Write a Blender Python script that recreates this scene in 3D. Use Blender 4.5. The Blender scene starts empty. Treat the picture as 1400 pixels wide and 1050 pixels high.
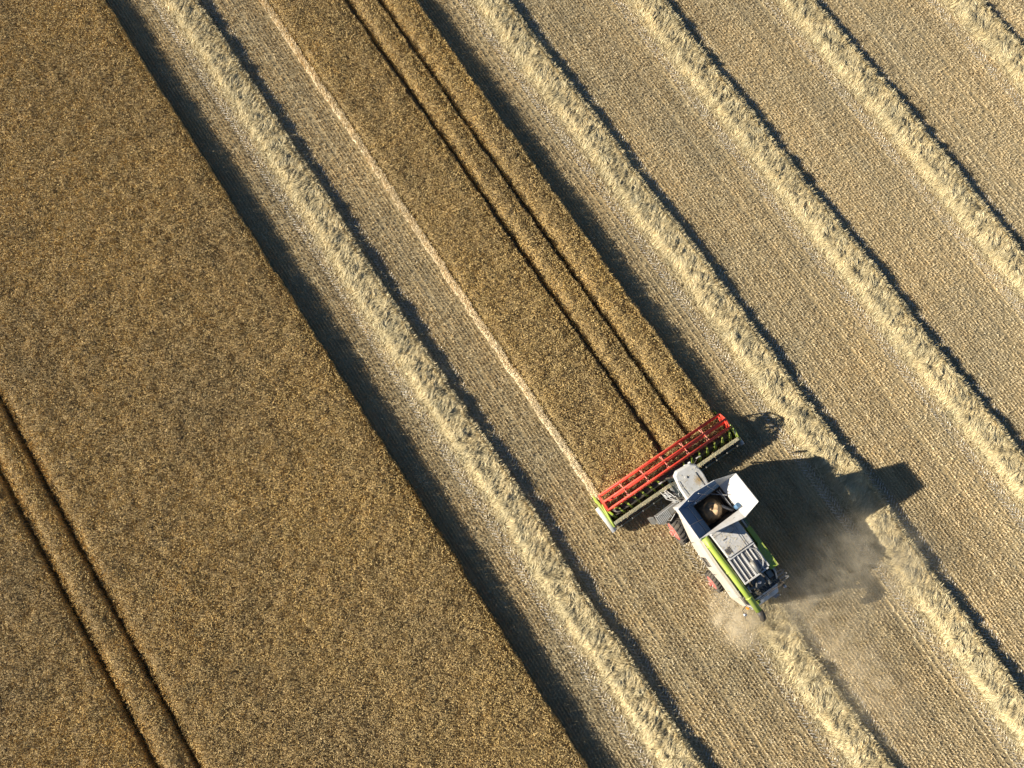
import bpy, bmesh, math, random
import numpy as np
from mathutils import Vector, Matrix
R = math.radians
random.seed(7); rng = np.random.RandomState(11)
C = bpy.context.scene.collection
S = bpy.context.scene

# ------------------------------------------------------------------ camera, sky, sun, exposure
# world axes: +Y = driving direction of the machine (parallel to the drill rows), +X = to its right
cam_d = bpy.data.cameras.new('camera'); cam = bpy.data.objects.new('camera', cam_d); C.objects.link(cam)
cam_d.sensor_width = 36; cam_d.lens = 24.0; cam_d.clip_start = 0.5; cam_d.clip_end = 6000
cam.location = (0, 0, 41.92); cam.rotation_euler = (R(10), 0, R(-33.5))
S.camera = cam
SUN_EL = 21.8; SDX, SDY = -0.874, 0.486            # horizontal direction towards the sun
w = bpy.data.worlds.new('World'); S.world = w; w.use_nodes = True
nt = w.node_tree; nt.nodes.clear()
sky = nt.nodes.new('ShaderNodeTexSky'); sky.sky_type = 'NISHITA'; sky.sun_disc = False
sky.air_density = .65; sky.dust_density = .05; sky.ozone_density = 3.0
sky.sun_elevation = R(SUN_EL); sky.sun_rotation = math.atan2(SDX, SDY)
bg = nt.nodes.new('ShaderNodeBackground'); bg.inputs['Strength'].default_value = 0.05
wo = nt.nodes.new('ShaderNodeOutputWorld')
nt.links.new(sky.outputs[0], bg.inputs[0]); nt.links.new(bg.outputs[0], wo.inputs[0])
sun_d = bpy.data.lights.new('sun', 'SUN'); sun_d.energy = 5.0; sun_d.angle = R(0.5); sun_d.color = (1.0, 0.91, 0.77)
sun = bpy.data.objects.new('sun', sun_d); C.objects.link(sun); sun.location = (-40, 30, 60)
ce = math.cos(R(SUN_EL)); sdir = Vector((SDX*ce, SDY*ce, math.sin(R(SUN_EL))))
sun.rotation_euler = sdir.to_track_quat('Z', 'Y').to_euler()
S.view_settings.view_transform = 'Standard'; S.view_settings.look = 'None'
S.view_settings.gamma = 1; S.view_settings.exposure = 1.1
S.cycles.volume_step_rate = 1.0; S.cycles.volume_bounces = 6; S.cycles.max_bounces = 12

# ------------------------------------------------------------------ tagging
def tag(o, label=None, cat=None, group=None, kind=None):
    if label: o['label'] = label
    if cat: o['category'] = cat
    if group: o['group'] = group
    if kind: o['kind'] = kind
    return o
def empty(name, loc=(0, 0, 0), rz=0):
    o = bpy.data.objects.new(name, None); C.objects.link(o); o.location = loc; o.rotation_euler = (0, 0, rz); return o

# ------------------------------------------------------------------ materials
def new_mat(name):
    m = bpy.data.materials.new(name); m.use_nodes = True
    n = m.node_tree; p = n.nodes['Principled BSDF']; return m, n, p
def ramp(n, fac, stops, interp='LINEAR'):
    r = n.nodes.new('ShaderNodeValToRGB'); e = r.color_ramp.elements; r.color_ramp.interpolation = interp
    while len(e) < len(stops): e.new(0.5)
    for i, (p, c) in enumerate(stops): e[i].position = p; e[i].color = (*c, 1)
    if fac is not None: n.links.new(fac, r.inputs[0])
    return r
def noise(n, scale, detail=3, rough=.55, vec=None, mapscale=None):
    t = n.nodes.new('ShaderNodeTexNoise'); t.inputs['Scale'].default_value = scale
    t.inputs['Detail'].default_value = detail; t.inputs['Roughness'].default_value = rough
    tc = n.nodes.new('ShaderNodeTexCoord'); src = tc.outputs['Object']
    if mapscale:
        mp = n.nodes.new('ShaderNodeMapping'); mp.inputs['Scale'].default_value = mapscale
        n.links.new(src, mp.inputs[0]); src = mp.outputs[0]
    n.links.new(src, t.inputs['Vector']); return t
def mixc(n, fac, a, b, mode='MIX'):
    m = n.nodes.new('ShaderNodeMix'); m.data_type = 'RGBA'; m.blend_type = mode
    for s, v in ((0, fac), (6, a), (7, b)):
        if hasattr(v, 'is_linked'): n.links.new(v, m.inputs[s])
        elif isinstance(v, tuple): m.inputs[s].default_value = (*v, 1)
        else: m.inputs[s].default_value = v
    return m.outputs[2]
def bump(n, p, h, strength, dist):
    b = n.nodes.new('ShaderNodeBump'); b.inputs['Strength'].default_value = strength; b.inputs['Distance'].default_value = dist
    n.links.new(h, b.inputs['Height']); n.links.new(b.outputs[0], p.inputs['Normal'])

def plant_mat(name, stops, patch_lo, patch_hi, patch_scale=.09, rough=.75, trans=.0):
    """colour from a per-blade random value, multiplied by field patches metres across"""
    m, n, p = new_mat(name)
    at = n.nodes.new('ShaderNodeAttribute'); at.attribute_name = 'rnd'
    r = ramp(n, at.outputs['Fac'], stops)
    pn = noise(n, patch_scale, 4, .6)
    pr = ramp(n, pn.outputs[0], [(.32, patch_lo), (.68, patch_hi)])
    pn2 = noise(n, 1.1, 3, .6); pr2 = ramp(n, pn2.outputs[0], [(.3, (.82, .84, .86)), (.7, (1.12, 1.1, 1.06))])
    c = mixc(n, 1.0, mixc(n, 1.0, r.outputs[0], pr.outputs[0], 'MULTIPLY'), pr2.outputs[0], 'MULTIPLY')
    n.links.new(c, p.inputs['Base Color']); p.inputs['Roughness'].default_value = rough
    p.inputs['Specular IOR Level'].default_value = .25
    return m
def paint(name, col, rough=.35, metal=0, dirt=.35, dirtcol=(.33, .26, .17), scale=2.0):
    m, n, p = new_mat(name)
    a = noise(n, scale, 6, .65); r = ramp(n, a.outputs[0], [(.36, (0, 0, 0)), (.66, (1, 1, 1))])
    mu = n.nodes.new('ShaderNodeMath'); mu.operation = 'MULTIPLY'; mu.inputs[1].default_value = dirt
    n.links.new(r.outputs[0], mu.inputs[0])
    n.links.new(mixc(n, mu.outputs[0], col, dirtcol), p.inputs['Base Color'])
    rr = n.nodes.new('ShaderNodeMapRange'); rr.inputs['To Min'].default_value = rough; rr.inputs['To Max'].default_value = min(1, rough+.35)
    n.links.new(r.outputs[0], rr.inputs[0]); n.links.new(rr.outputs[0], p.inputs['Roughness'])
    p.inputs['Metallic'].default_value = metal
    return m

M = {}
M['ear'] = plant_mat('wheat_ears', [(0, (.35, .255, .108)), (.35, (.47, .348, .148)), (.7, (.59, .445, .20)), (1, (.76, .60, .32))], (.86, .86, .90), (1.12, 1.06, .88))
M['sun_gold'] = plant_mat('sun_painted_ears', [(0, (.46, .31, .10)), (.5, (.64, .45, .17)), (1, (.82, .62, .28))], (.95, .95, .95), (1.05, 1.02, 1.0))  # ears beside the wheel ruts, low sunlight painted into their colour
M['stalk'] = plant_mat('wheat_stalks', [(0, (.36, .26, .11)), (.5, (.56, .43, .21)), (1, (.76, .62, .35))], (.9, .9, .9), (1.05, 1.0, .95))
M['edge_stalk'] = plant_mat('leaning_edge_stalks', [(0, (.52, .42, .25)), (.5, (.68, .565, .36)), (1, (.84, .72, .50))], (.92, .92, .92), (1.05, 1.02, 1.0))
M['stub'] = plant_mat('stubble_stalks', [(0, (.44, .36, .22)), (.5, (.66, .56, .36)), (1, (.88, .79, .57))], (.90, .90, .90), (1.05, 1.0, .93), .12)
n = M['stub'].node_tree; p = n.nodes['Principled BSDF']; old = p.inputs['Base Color'].links[0].from_socket
bd = noise(n, 1.0, 3, .6, mapscale=(1.3, .035, 1)); bdr = ramp(n, bd.outputs[0], [(.34, (.84, .82, .79)), (.66, (1.10, 1.10, 1.09))])
n.links.new(mixc(n, 1.0, old, bdr.outputs[0], 'MULTIPLY'), p.inputs['Base Color'])
M['straw'] = plant_mat('straw', [(0, (.37, .295, .152)), (.4, (.58, .485, .275)), (1, (.84, .735, .46))], (.94, .94, .94), (1.04, 1.02, 1.0), .3)
M['pale'] = plant_mat('flattened_straw', [(0, (.55, .48, .36)), (1, (.86, .80, .68))], (.95, .95, .95), (1.05, 1.05, 1.05), .3)

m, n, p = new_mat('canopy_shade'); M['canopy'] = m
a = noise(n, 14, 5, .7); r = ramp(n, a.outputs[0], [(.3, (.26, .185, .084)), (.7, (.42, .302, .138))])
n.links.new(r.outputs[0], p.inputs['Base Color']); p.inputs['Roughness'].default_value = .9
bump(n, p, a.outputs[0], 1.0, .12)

m, n, p = new_mat('straw_mass'); M['strawbase'] = m
a = noise(n, 3.0, 6, .7, mapscale=(1, 5, 5)); r = ramp(n, a.outputs[0], [(.3, (.26, .20, .10)), (.7, (.54, .46, .27))])
n.links.new(r.outputs[0], p.inputs['Base Color']); p.inputs['Roughness'].default_value = .85
bump(n, p, a.outputs[0], 1.0, .08)

m, n, p = new_mat('soil_and_chaff'); M['ground'] = m
a = noise(n, 20, 8, .8); b = noise(n, .12, 4, .6); c = noise(n, 42, 3, .7, mapscale=(1, .35, 1))
r1 = ramp(n, a.outputs[0], [(.30, (.25, .20, .118)), (.5, (.405, .334, .195)), (.70, (.57, .485, .298))])
r2 = ramp(n, b.outputs[0], [(.3, (.85, .87, .92)), (.7, (1.12, 1.05, .95))])
r3 = ramp(n, c.outputs[0], [(.35, (.6, .6, .6)), (.65, (1.3, 1.28, 1.2))])
cc = mixc(n, 1.0, mixc(n, 1.0, r1.outputs[0], r2.outputs[0], 'MULTIPLY'), r3.outputs[0], 'MULTIPLY')
tc = n.nodes.new('ShaderNodeTexCoord'); sx = n.nodes.new('ShaderNodeSeparateXYZ'); n.links.new(tc.outputs['Object'], sx.inputs[0])
mm = n.nodes.new('ShaderNodeMath'); mm.operation = 'MULTIPLY'; mm.inputs[1].default_value = 2*math.pi/.19; n.links.new(sx.outputs[0], mm.inputs[0])
sn = n.nodes.new('ShaderNodeMath'); sn.operation = 'COSINE'; n.links.new(mm.outputs[0], sn.inputs[0])
rr = ramp(n, sn.outputs[0], [(.1, (.66, .65, .63)), (.9, (1.20, 1.19, 1.16))])
bd = noise(n, 1.0, 3, .6, mapscale=(1.3, .035, 1)); bdr = ramp(n, bd.outputs[0], [(.34, (.80, .78, .75)), (.66, (1.12, 1.12, 1.10))]); cc = mixc(n, 1.0, cc, bdr.outputs[0], 'MULTIPLY')
mk = noise(n, .55, 4, .7); mkr = ramp(n, mk.outputs[0], [(.35, (.1, .1, .1)), (.62, (1, 1, 1))])
n.links.new(mixc(n, mkr.outputs[0], cc, mixc(n, 1.0, cc, rr.outputs[0], 'MULTIPLY')), p.inputs['Base Color']); p.inputs['Roughness'].default_value = .95
bump(n, p, a.outputs[0], .5, .02)

M['white'] = paint('white_paint', (.58, .585, .57), .3, dirt=.42, scale=1.9)
M['cream'] = paint('dusty_white_paint', (.50, .46, .38), .45, dirt=.45, scale=1.8)
M['lime'] = paint('lime_paint', (.33, .45, .05), .3, dirt=.35, scale=2.2)
M['dkgreen'] = paint('dark_green_paint', (.05, .16, .04), .4)
M['red'] = paint('red_paint', (.64, .045, .025), .45, dirt=.35, dirtcol=(.5, .16, .08), scale=4)
M['rim'] = paint('dusty_red_rim', (.60, .05, .035), .5, dirt=.7, dirtcol=(.50, .32, .25), scale=5)
M['pink'] = paint('pale_red_bracket', (.80, .28, .20), .5)
M['grey'] = paint('grey_metal', (.22, .23, .22), .45, .3, .5)
M['ltgrey'] = paint('light_grey_metal', (.48, .49, .48), .4, .3, .4)
M['dark'] = paint('dark_metal', (.035, .037, .04), .5, .2, .4)
M['black'] = paint('black_plastic', (.015, .015, .016), .5, dirt=.3)
M['beam'] = paint('olive_beam', (.33, .33, .22), .5, .1, .5)
M['tyre'] = paint('tyre_rubber', (.03, .03, .03), .85, dirt=.75, dirtcol=(.17, .14, .10), scale=3)
M['shade_blue'] = paint('painted_shade_blue', (.07, .16, .28), .55, 0, .06)  # bluish shade of the left and front tank flaps, painted as colour
M['steel'] = paint('brushed_steel', (.55, .56, .57), .3, .8, .25)
M['slat'] = paint('radiator_slat', (.36, .37, .38), .45, .4, .5)
m, n, p = new_mat('roof_paint'); M['roof'] = m
tc = n.nodes.new('ShaderNodeTexCoord'); vm = n.nodes.new('ShaderNodeVectorMath'); vm.operation = 'DISTANCE'
vm.inputs[1].default_value = (.42, 3.42, 3.93); n.links.new(tc.outputs['Object'], vm.inputs[0])
nn = noise(n, 5, 5, .7); ad = n.nodes.new('ShaderNodeMath'); ad.operation = 'MULTIPLY_ADD'; ad.inputs[1].default_value = .5
n.links.new(nn.outputs[0], ad.inputs[0]); n.links.new(vm.outputs['Value'], ad.inputs[2])
sp = ramp(n, ad.outputs[0], [(.30, (.40, .28, .13)), (.58, (.50, .50, .48))])
nd = noise(n, 3, 6, .7); rd = ramp(n, nd.outputs[0], [(.4, (1, 1, 1)), (.8, (.8, .77, .70))])
n.links.new(mixc(n, 1.0, sp.outputs[0], rd.outputs[0], 'MULTIPLY'), p.inputs['Base Color']); p.inputs['Roughness'].default_value = .3
m, n, p = new_mat('tinted_glass'); M['glass'] = m
p.inputs['Base Color'].default_value = (.02, .028, .03, 1); p.inputs['Roughness'].default_value = .06; p.inputs['Specular IOR Level'].default_value = .7
m, n, p = new_mat('lamp_lens'); M['lens'] = m
p.inputs['Base Color'].default_value = (.8, .8, .78, 1); p.inputs['Roughness'].default_value = .1
m, n, p = new_mat('amber_lens'); M['amber'] = m
p.inputs['Base Color'].default_value = (.8, .28, .02, 1); p.inputs['Roughness'].default_value = .15
m, n, p = new_mat('wheat_grain'); M['grain'] = m
a = noise(n, 30, 4, .7); r = ramp(n, a.outputs[0], [(.3, (.28, .19, .10)), (.7, (.52, .37, .215))])
n.links.new(r.outputs[0], p.inputs['Base Color']); p.inputs['Roughness'].default_value = .8; bump(n, p, a.outputs[0], .8, .03)

# ------------------------------------------------------------------ numpy mesh tools
def vnoise(x, y, cell, seed):
    t = np.random.RandomState(seed).rand(256, 256)
    fx, fy = x/cell, y/cell; ix, iy = np.floor(fx).astype(int), np.floor(fy).astype(int); fx = fx-ix; fy = fy-iy
    fx = fx*fx*(3-2*fx); fy = fy*fy*(3-2*fy); g = lambda i, j: t[i % 256, j % 256]
    return (g(ix, iy)*(1-fx)+g(ix+1, iy)*fx)*(1-fy)+(g(ix, iy+1)*(1-fx)+g(ix+1, iy+1)*fx)*fy

class NM:
    """collects numpy geometry: vertices, polygons of 3 or 4 corners, a random value per vertex, a material per face"""
    def __init__(s): s.v = []; s.l = []; s.n = []; s.r = []; s.m = []; s.k = 0; s.sm = []
    def add(s, V, F, rnd, mat, smooth=False):
        V = np.asarray(V, np.float32).reshape(-1, 3); F = np.asarray(F, np.int64)
        s.v.append(V); s.l.append((F+s.k).ravel()); s.n.append(np.full(len(F), F.shape[1]))
        s.r.append(np.broadcast_to(rnd, (len(V),)).astype(np.float32)); s.m.append(np.full(len(F), mat)); s.sm.append(np.full(len(F), smooth)); s.k += len(V)
    def build(s, name, mats, parent=None):
        V = np.concatenate(s.v); L = np.concatenate(s.l).astype(np.int32); N = np.concatenate(s.n).astype(np.int32)
        me = bpy.data.meshes.new(name); me.vertices.add(len(V)); me.vertices.foreach_set('co', V.ravel())
        me.loops.add(len(L)); me.loops.foreach_set('vertex_index', L)
        me.polygons.add(len(N)); st = np.zeros(len(N), np.int32); st[1:] = np.cumsum(N)[:-1]
        me.polygons.foreach_set('loop_start', st)
        for q in mats: me.materials.append(q)
        me.polygons.foreach_set('material_index', np.concatenate(s.m).astype(np.int32))
        me.update(calc_edges=True)
        me.polygons.foreach_set('use_smooth', np.concatenate(s.sm))
        at = me.attributes.new('rnd', 'FLOAT', 'POINT'); at.data.foreach_set('value', np.concatenate(s.r))
        o = bpy.data.objects.new(name, me); C.objects.link(o)
        if parent: o.parent = parent
        return o

def unit(a): return a/np.maximum(np.linalg.norm(a, axis=1, keepdims=True), 1e-9)
def ears(nm, P, D, rad, rnd, mat):
    """spindle with a three cornered waist: P base, D full length vector"""
    n_ = len(P); a = unit(np.cross(D, rng.normal(size=(n_, 3)))); b = unit(np.cross(D, a)); rad = np.broadcast_to(rad, (n_,))[:, None]
    mid = P+D*.55; V = np.empty((n_, 5, 3)); V[:, 0] = P; V[:, 4] = P+D
    for k in range(3):
        t = 2*math.pi*k/3; V[:, 1+k] = mid+rad*(a*math.cos(t)+b*math.sin(t))
    base = (np.arange(n_)*5)[:, None, None]
    f = np.array([[0, 2, 1], [0, 3, 2], [0, 1, 3], [4, 1, 2], [4, 2, 3], [4, 3, 1]])[None]
    nm.add(V, (base+f).reshape(-1, 3), np.repeat(rnd, 5), mat)
def ribbons(nm, P, D, wid, rnd, mat, sag=0.0, up=False):
    """thin flat stems of two quads with a slight bend"""
    n_ = len(P); ref = rng.normal(size=(n_, 3))
    if up: ref = ref*.5+np.array([0, 0, 1.0])
    a = unit(np.cross(D, ref)); wid = np.broadcast_to(wid, (n_,))[:, None]/2
    off = np.zeros((n_, 3)); off[:, 2] = sag*np.linalg.norm(D, axis=1)*(.5+rng.rand(n_))
    V = np.empty((n_, 6, 3)); V[:, 0] = P-a*wid*.8; V[:, 1] = P+a*wid*.8; m_ = P+D*.5+off
    V[:, 2] = m_-a*wid; V[:, 3] = m_+a*wid; e = P+D; V[:, 4] = e-a*wid*.4; V[:, 5] = e+a*wid*.4
    base = (np.arange(n_)*6)[:, None, None]; f = np.array([[0, 1, 3, 2], [2, 3, 5, 4]])[None]
    nm.add(V, (base+f).reshape(-1, 4), np.repeat(rnd, 6), mat)
def sheet(nm, xs, ys, zf, mat, walls=True, rnd=.5, smooth=True, floor=0.0):
    X, Y = np.meshgrid(xs, ys, indexing='ij'); Z = zf(X, Y); nx, ny = X.shape
    V = np.stack([X, Y, Z], -1).reshape(-1, 3); i = np.arange(nx*ny).reshape(nx, ny)
    F = np.stack([i[:-1, :-1], i[1:, :-1], i[1:, 1:], i[:-1, 1:]], -1).reshape(-1, 4); nm.add(V, F, rnd, mat, smooth)
    if walls:
        for ring in (i[0, :], i[-1, ::-1], i[::-1, 0], i[:, -1]):
            top = V[ring]; bot = top.copy(); bot[:, 2] = floor; k = len(ring)
            W = np.concatenate([top, bot]); j = np.arange(k-1)
            nm.add(W, np.stack([j, j+1, j+1+k, j+k], -1), rnd, mat)

# visible piece of the field (plus a margin), as a convex outline on the ground
FR = np.array([(-10.6, 48.3), (48.6, 9.1), (16.1, -28.4), (-32.4, 3.8)]); cen = FR.mean(0)
def inside(x, y, grow=1.1):
    Q = (FR-cen)*grow+cen; ok = np.ones(x.shape, bool)
    for k in range(4):
        a, b = Q[k], Q[(k+1) % 4]; ok &= ((b[0]-a[0])*(y-a[1])-(b[1]-a[1])*(x-a[0])) < 0
    return ok

# ------------------------------------------------------------------ ground
nm = NM(); g = 2500.0
nm.add([(-g, -g, 0), (g, -g, 0), (g, g, 0), (-g, g, 0)], [[0, 1, 2, 3]], .5, 0)
tag(nm.build('ground', [M['ground']]), kind='structure', label='bare brown soil and chaff under the cut stubble')

# ------------------------------------------------------------------ standing wheat
GAP = .155
def edge_wob(y, seed): return (vnoise(y, y*0, .6, seed)-.5)*.10+(vnoise(y, y*0, .22, seed+1)-.5)*.09+(vnoise(y, y*0, 4.5, seed+2)-.5)*.12
def crop_h(x, y, cuts):
    h = .76+(vnoise(x, y, 1.7, 1)-.5)*.08+(vnoise(x, y, .45, 2)-.5)*.09+(vnoise(x, y, .2, 3)-.5)*.05
    for c, wdt, lo in cuts:                                        # sunny sides sag towards the wheel ruts and the cut edge
        d = x-c; s = np.clip(d/wdt, 0, 1); h = np.where(d > 0, h*(lo+(1-lo)*s**.7), h)
    return h
def grow_crop(name, x0, x1, gaps, y0, y1, label, dens=340):
    nm = NM(); cuts = [(gp+GAP, .55, .66) for gp in gaps]
    if name == 'wheat_strip': cuts.append((x0, .45, .62))
    lim = [x0]+[q for gp in gaps for q in (gp-GAP, gp+GAP)]+[x1]
    for k in range(0, len(lim), 2):
        a, b = lim[k], lim[k+1]
        # rows of the field that are in view for this slice
        ys = np.linspace(y0, y1, 400); 
        ok = inside(np.full_like(ys, a), ys, 1.18) | inside(np.full_like(ys, b), ys, 1.18) | inside(np.full_like(ys, (a+b)/2), ys, 1.18)
        ya, yb = ys[ok].min(), ys[ok].max()
        xs = np.arange(a+.10, b-.099, .24); xs = np.append(xs, b-.10) if xs[-1] < b-.12 else xs
        yy = np.arange(ya, yb, .24)
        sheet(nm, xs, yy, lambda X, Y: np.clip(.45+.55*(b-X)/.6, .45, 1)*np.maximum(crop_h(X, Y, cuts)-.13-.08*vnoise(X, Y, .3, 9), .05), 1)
        n_ = int((b-a)*(yb-ya)*dens); x = a+rng.rand(n_)*(b-a); y = ya+rng.rand(n_)*(yb-ya)
        keep = inside(x, y, 1.12) & (x > a+edge_wob(y, 20+k)) & (x < b+edge_wob(y, 40+k))
        x, y = x[keep], y[keep]; n_ = len(x)
        clump = vnoise(x, y, .16, 5); z = crop_h(x, y, cuts)-.08+.08*rng.rand(n_)-.06*(clump < .38)
        L = .09+.08*rng.rand(n_); az = rng.rand(n_)*6.283; az = az*.7+vnoise(x, y, .5, 6)*4; el = np.radians(rng.uniform(-15, 70, n_))
        D = np.stack([np.cos(az)*np.cos(el), np.sin(az)*np.cos(el), np.sin(el)], -1)*L[:, None]
        rnd = np.clip(rng.rand(n_)*.75+clump*.25, 0, 1)
        sun_gold = np.zeros(n_, bool)
        for gp in gaps: sun_gold |= (x > gp) & (rng.rand(n_) < .95-(x-gp-GAP)*1.2) & (x < gp+1.0)  # golden ears imitate sunlight on the right bank of each rut
        for msk, mi in ((~sun_gold, 0), (sun_gold, 4)):
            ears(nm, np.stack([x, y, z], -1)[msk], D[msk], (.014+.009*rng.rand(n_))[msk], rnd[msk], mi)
        for ex, sg in ((a, -1), (b, 1), (b, 1)):                            # stems standing along both sides of the slice
            n_ = int((yb-ya)*170); y = ya+rng.rand(n_)*(yb-ya); x = ex-sg*rng.rand(n_)*.10+edge_wob(y, (20 if sg < 0 else 40)+k)
            keep = inside(x, y, 1.12); x, y = x[keep], y[keep]; n_ = len(x)
            hh = crop_h(np.clip(x, a+.01, b), y, cuts)*(.75+.3*rng.rand(n_))
            D = np.stack([rng.normal(0, .05, n_), rng.normal(0, .05, n_), hh], -1)
            ribbons(nm, np.stack([x, y, 0*x+.01], -1), D, .014, rng.rand(n_), 2)
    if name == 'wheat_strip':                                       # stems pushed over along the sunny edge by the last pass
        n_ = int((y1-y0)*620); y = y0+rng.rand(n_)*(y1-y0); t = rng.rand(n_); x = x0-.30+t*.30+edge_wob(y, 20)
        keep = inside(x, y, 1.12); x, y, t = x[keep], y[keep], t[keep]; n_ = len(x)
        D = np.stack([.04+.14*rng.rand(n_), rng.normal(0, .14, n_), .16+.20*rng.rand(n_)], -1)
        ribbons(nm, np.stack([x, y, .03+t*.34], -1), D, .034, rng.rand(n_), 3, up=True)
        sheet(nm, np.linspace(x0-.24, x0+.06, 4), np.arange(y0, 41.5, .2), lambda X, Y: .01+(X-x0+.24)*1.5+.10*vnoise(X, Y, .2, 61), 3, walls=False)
        # ragged front of the strip where the knife is cutting
        n_ = 1500; x = x0+rng.rand(n_)*(x1-x0); y = y0-rng.rand(n_)*.1
        D = np.stack([rng.normal(0, .05, n_), rng.normal(0, .05, n_), .5+.2*rng.rand(n_)], -1)
        ribbons(nm, np.stack([x, y, 0*x+.01], -1), D, .014, rng.rand(n_), 2)
    o = nm.build(name, [M['ear'], M['canopy'], M['stalk'], M['edge_stalk'], M['sun_gold']])
    tag(o, label, 'wheat', kind='stuff'); return o
grow_crop('wheat_field', -44, -4.55, [-24.65, -22.68], -28, 60, 'broad golden brown standing wheat with two dark wheel ruts, left of the stubble')
grow_crop('wheat_strip', 4.62, 13.16, [9.22, 11.10], -2.75, 58, 'long narrow strip of standing wheat in front of the red reel')

# ------------------------------------------------------------------ stubble
ROWS = [-.13, 8.86, 17.66, 26.50, 35.18, 44.65]                       # centre lines of the straw windrows
def is_crop(x, y): return (x < -4.6) | ((x > 4.55) & (x < 13.2) & (y > -2.8))
nm = NM()
SP = .19; rows = np.arange(-26, 295)*SP; step = .065
yy = np.arange(-34, 56, step); X, Y = np.meshgrid(rows, yy, indexing='ij'); rowr = rng.rand(len(rows))[:, None]+0*X
X = (X+rng.normal(0, .014, X.shape)+(vnoise(Y, X*0+7, 2.5, 91)-.5)*.05).ravel(); Y = (Y+rng.normal(0, .12, Y.shape)).ravel(); rowr = rowr.ravel()
keep = inside(X, Y, 1.1) & ~is_crop(X, Y) & (rng.rand(len(X)) < np.where(rowr < .07, .25, .74+.26*rowr)); X, Y, rowr = X[keep], Y[keep], rowr[keep]
track = np.zeros(len(X), bool)
for c in ROWS:
    for o_ in (-1.5, 1.5): track |= (np.abs(X-c-o_) < .30)
track &= (rng.rand(len(X)) < .75)
sink = (vnoise(X, Y, .5, 31)-.5)*.03
for q in range(5):
    n_ = len(X); h = (.065+.06*rng.rand(n_)+sink)*np.where(track, .3, 1)
    lean = np.where(track, .12, .038)
    D = np.stack([rng.normal(0, 1, n_)*lean, rng.normal(0, 1, n_)*lean, h], -1)
    P = np.stack([X+rng.normal(0, .013, n_), Y+rng.normal(0, .05, n_), 0*X+.004], -1)
    r_ = np.clip(rng.rand(n_)*.7+.3*rowr, 0, 1)
    ribbons(nm, P, D, .019, r_, 0)
n_ = 90000; x = -5+rng.rand(n_)*60; y = -34+rng.rand(n_)*88; keep = inside(x, y, 1.1) & ~is_crop(x, y) & (vnoise(x, y, .8, 77) > .25)
x, y = x[keep], y[keep]; n_ = len(x); az = 1.571+rng.normal(0, .75, n_); L = .08+.20*rng.rand(n_)
D = np.stack([np.cos(az)*L, np.sin(az)*L, rng.normal(0, .02, n_)], -1)
ribbons(nm, np.stack([x, y, .02+.06*rng.rand(n_)], -1), D, .014+.012*rng.rand(n_), rng.rand(n_), 0, up=True)
# chevron tread marks pressed pale straw beside every windrow
for c in ROWS:
    for side in (-1, 1):
        ys = np.arange(-34, 56, .22); n0 = len(ys)
        for k in range(6):
            for arm in (-1, 1):
                x = c+side*1.5+arm*(.03+.045*k)+rng.normal(0, .012, n0); y = ys+.04*k+rng.normal(0, .012, n0)+(.11 if arm > 0 else 0)
                ok = inside(x, y, 1.08) & ~is_crop(x, y) & (vnoise(x, y, 1.3, 50+k) > (.30 if side < 0 else .38)) & (rng.rand(n0) < .8)
                if c == 8.88: ok &= y < -12
                x, y = x[ok], y[ok]; m_ = len(x)
                D = np.stack([arm*(.07+.03*rng.rand(m_)), .05+.03*rng.rand(m_), rng.normal(0, .008, m_)], -1)
                ribbons(nm, np.stack([x, y, .025+.02*rng.rand(m_)], -1), D, .045, rng.rand(m_), 1, up=True)
tag(nm.build('stubble', [M['stub'], M['pale']]), 'pale drilled rows of short cut wheat stubble with loose straw', 'stubble', kind='stuff')

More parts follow.
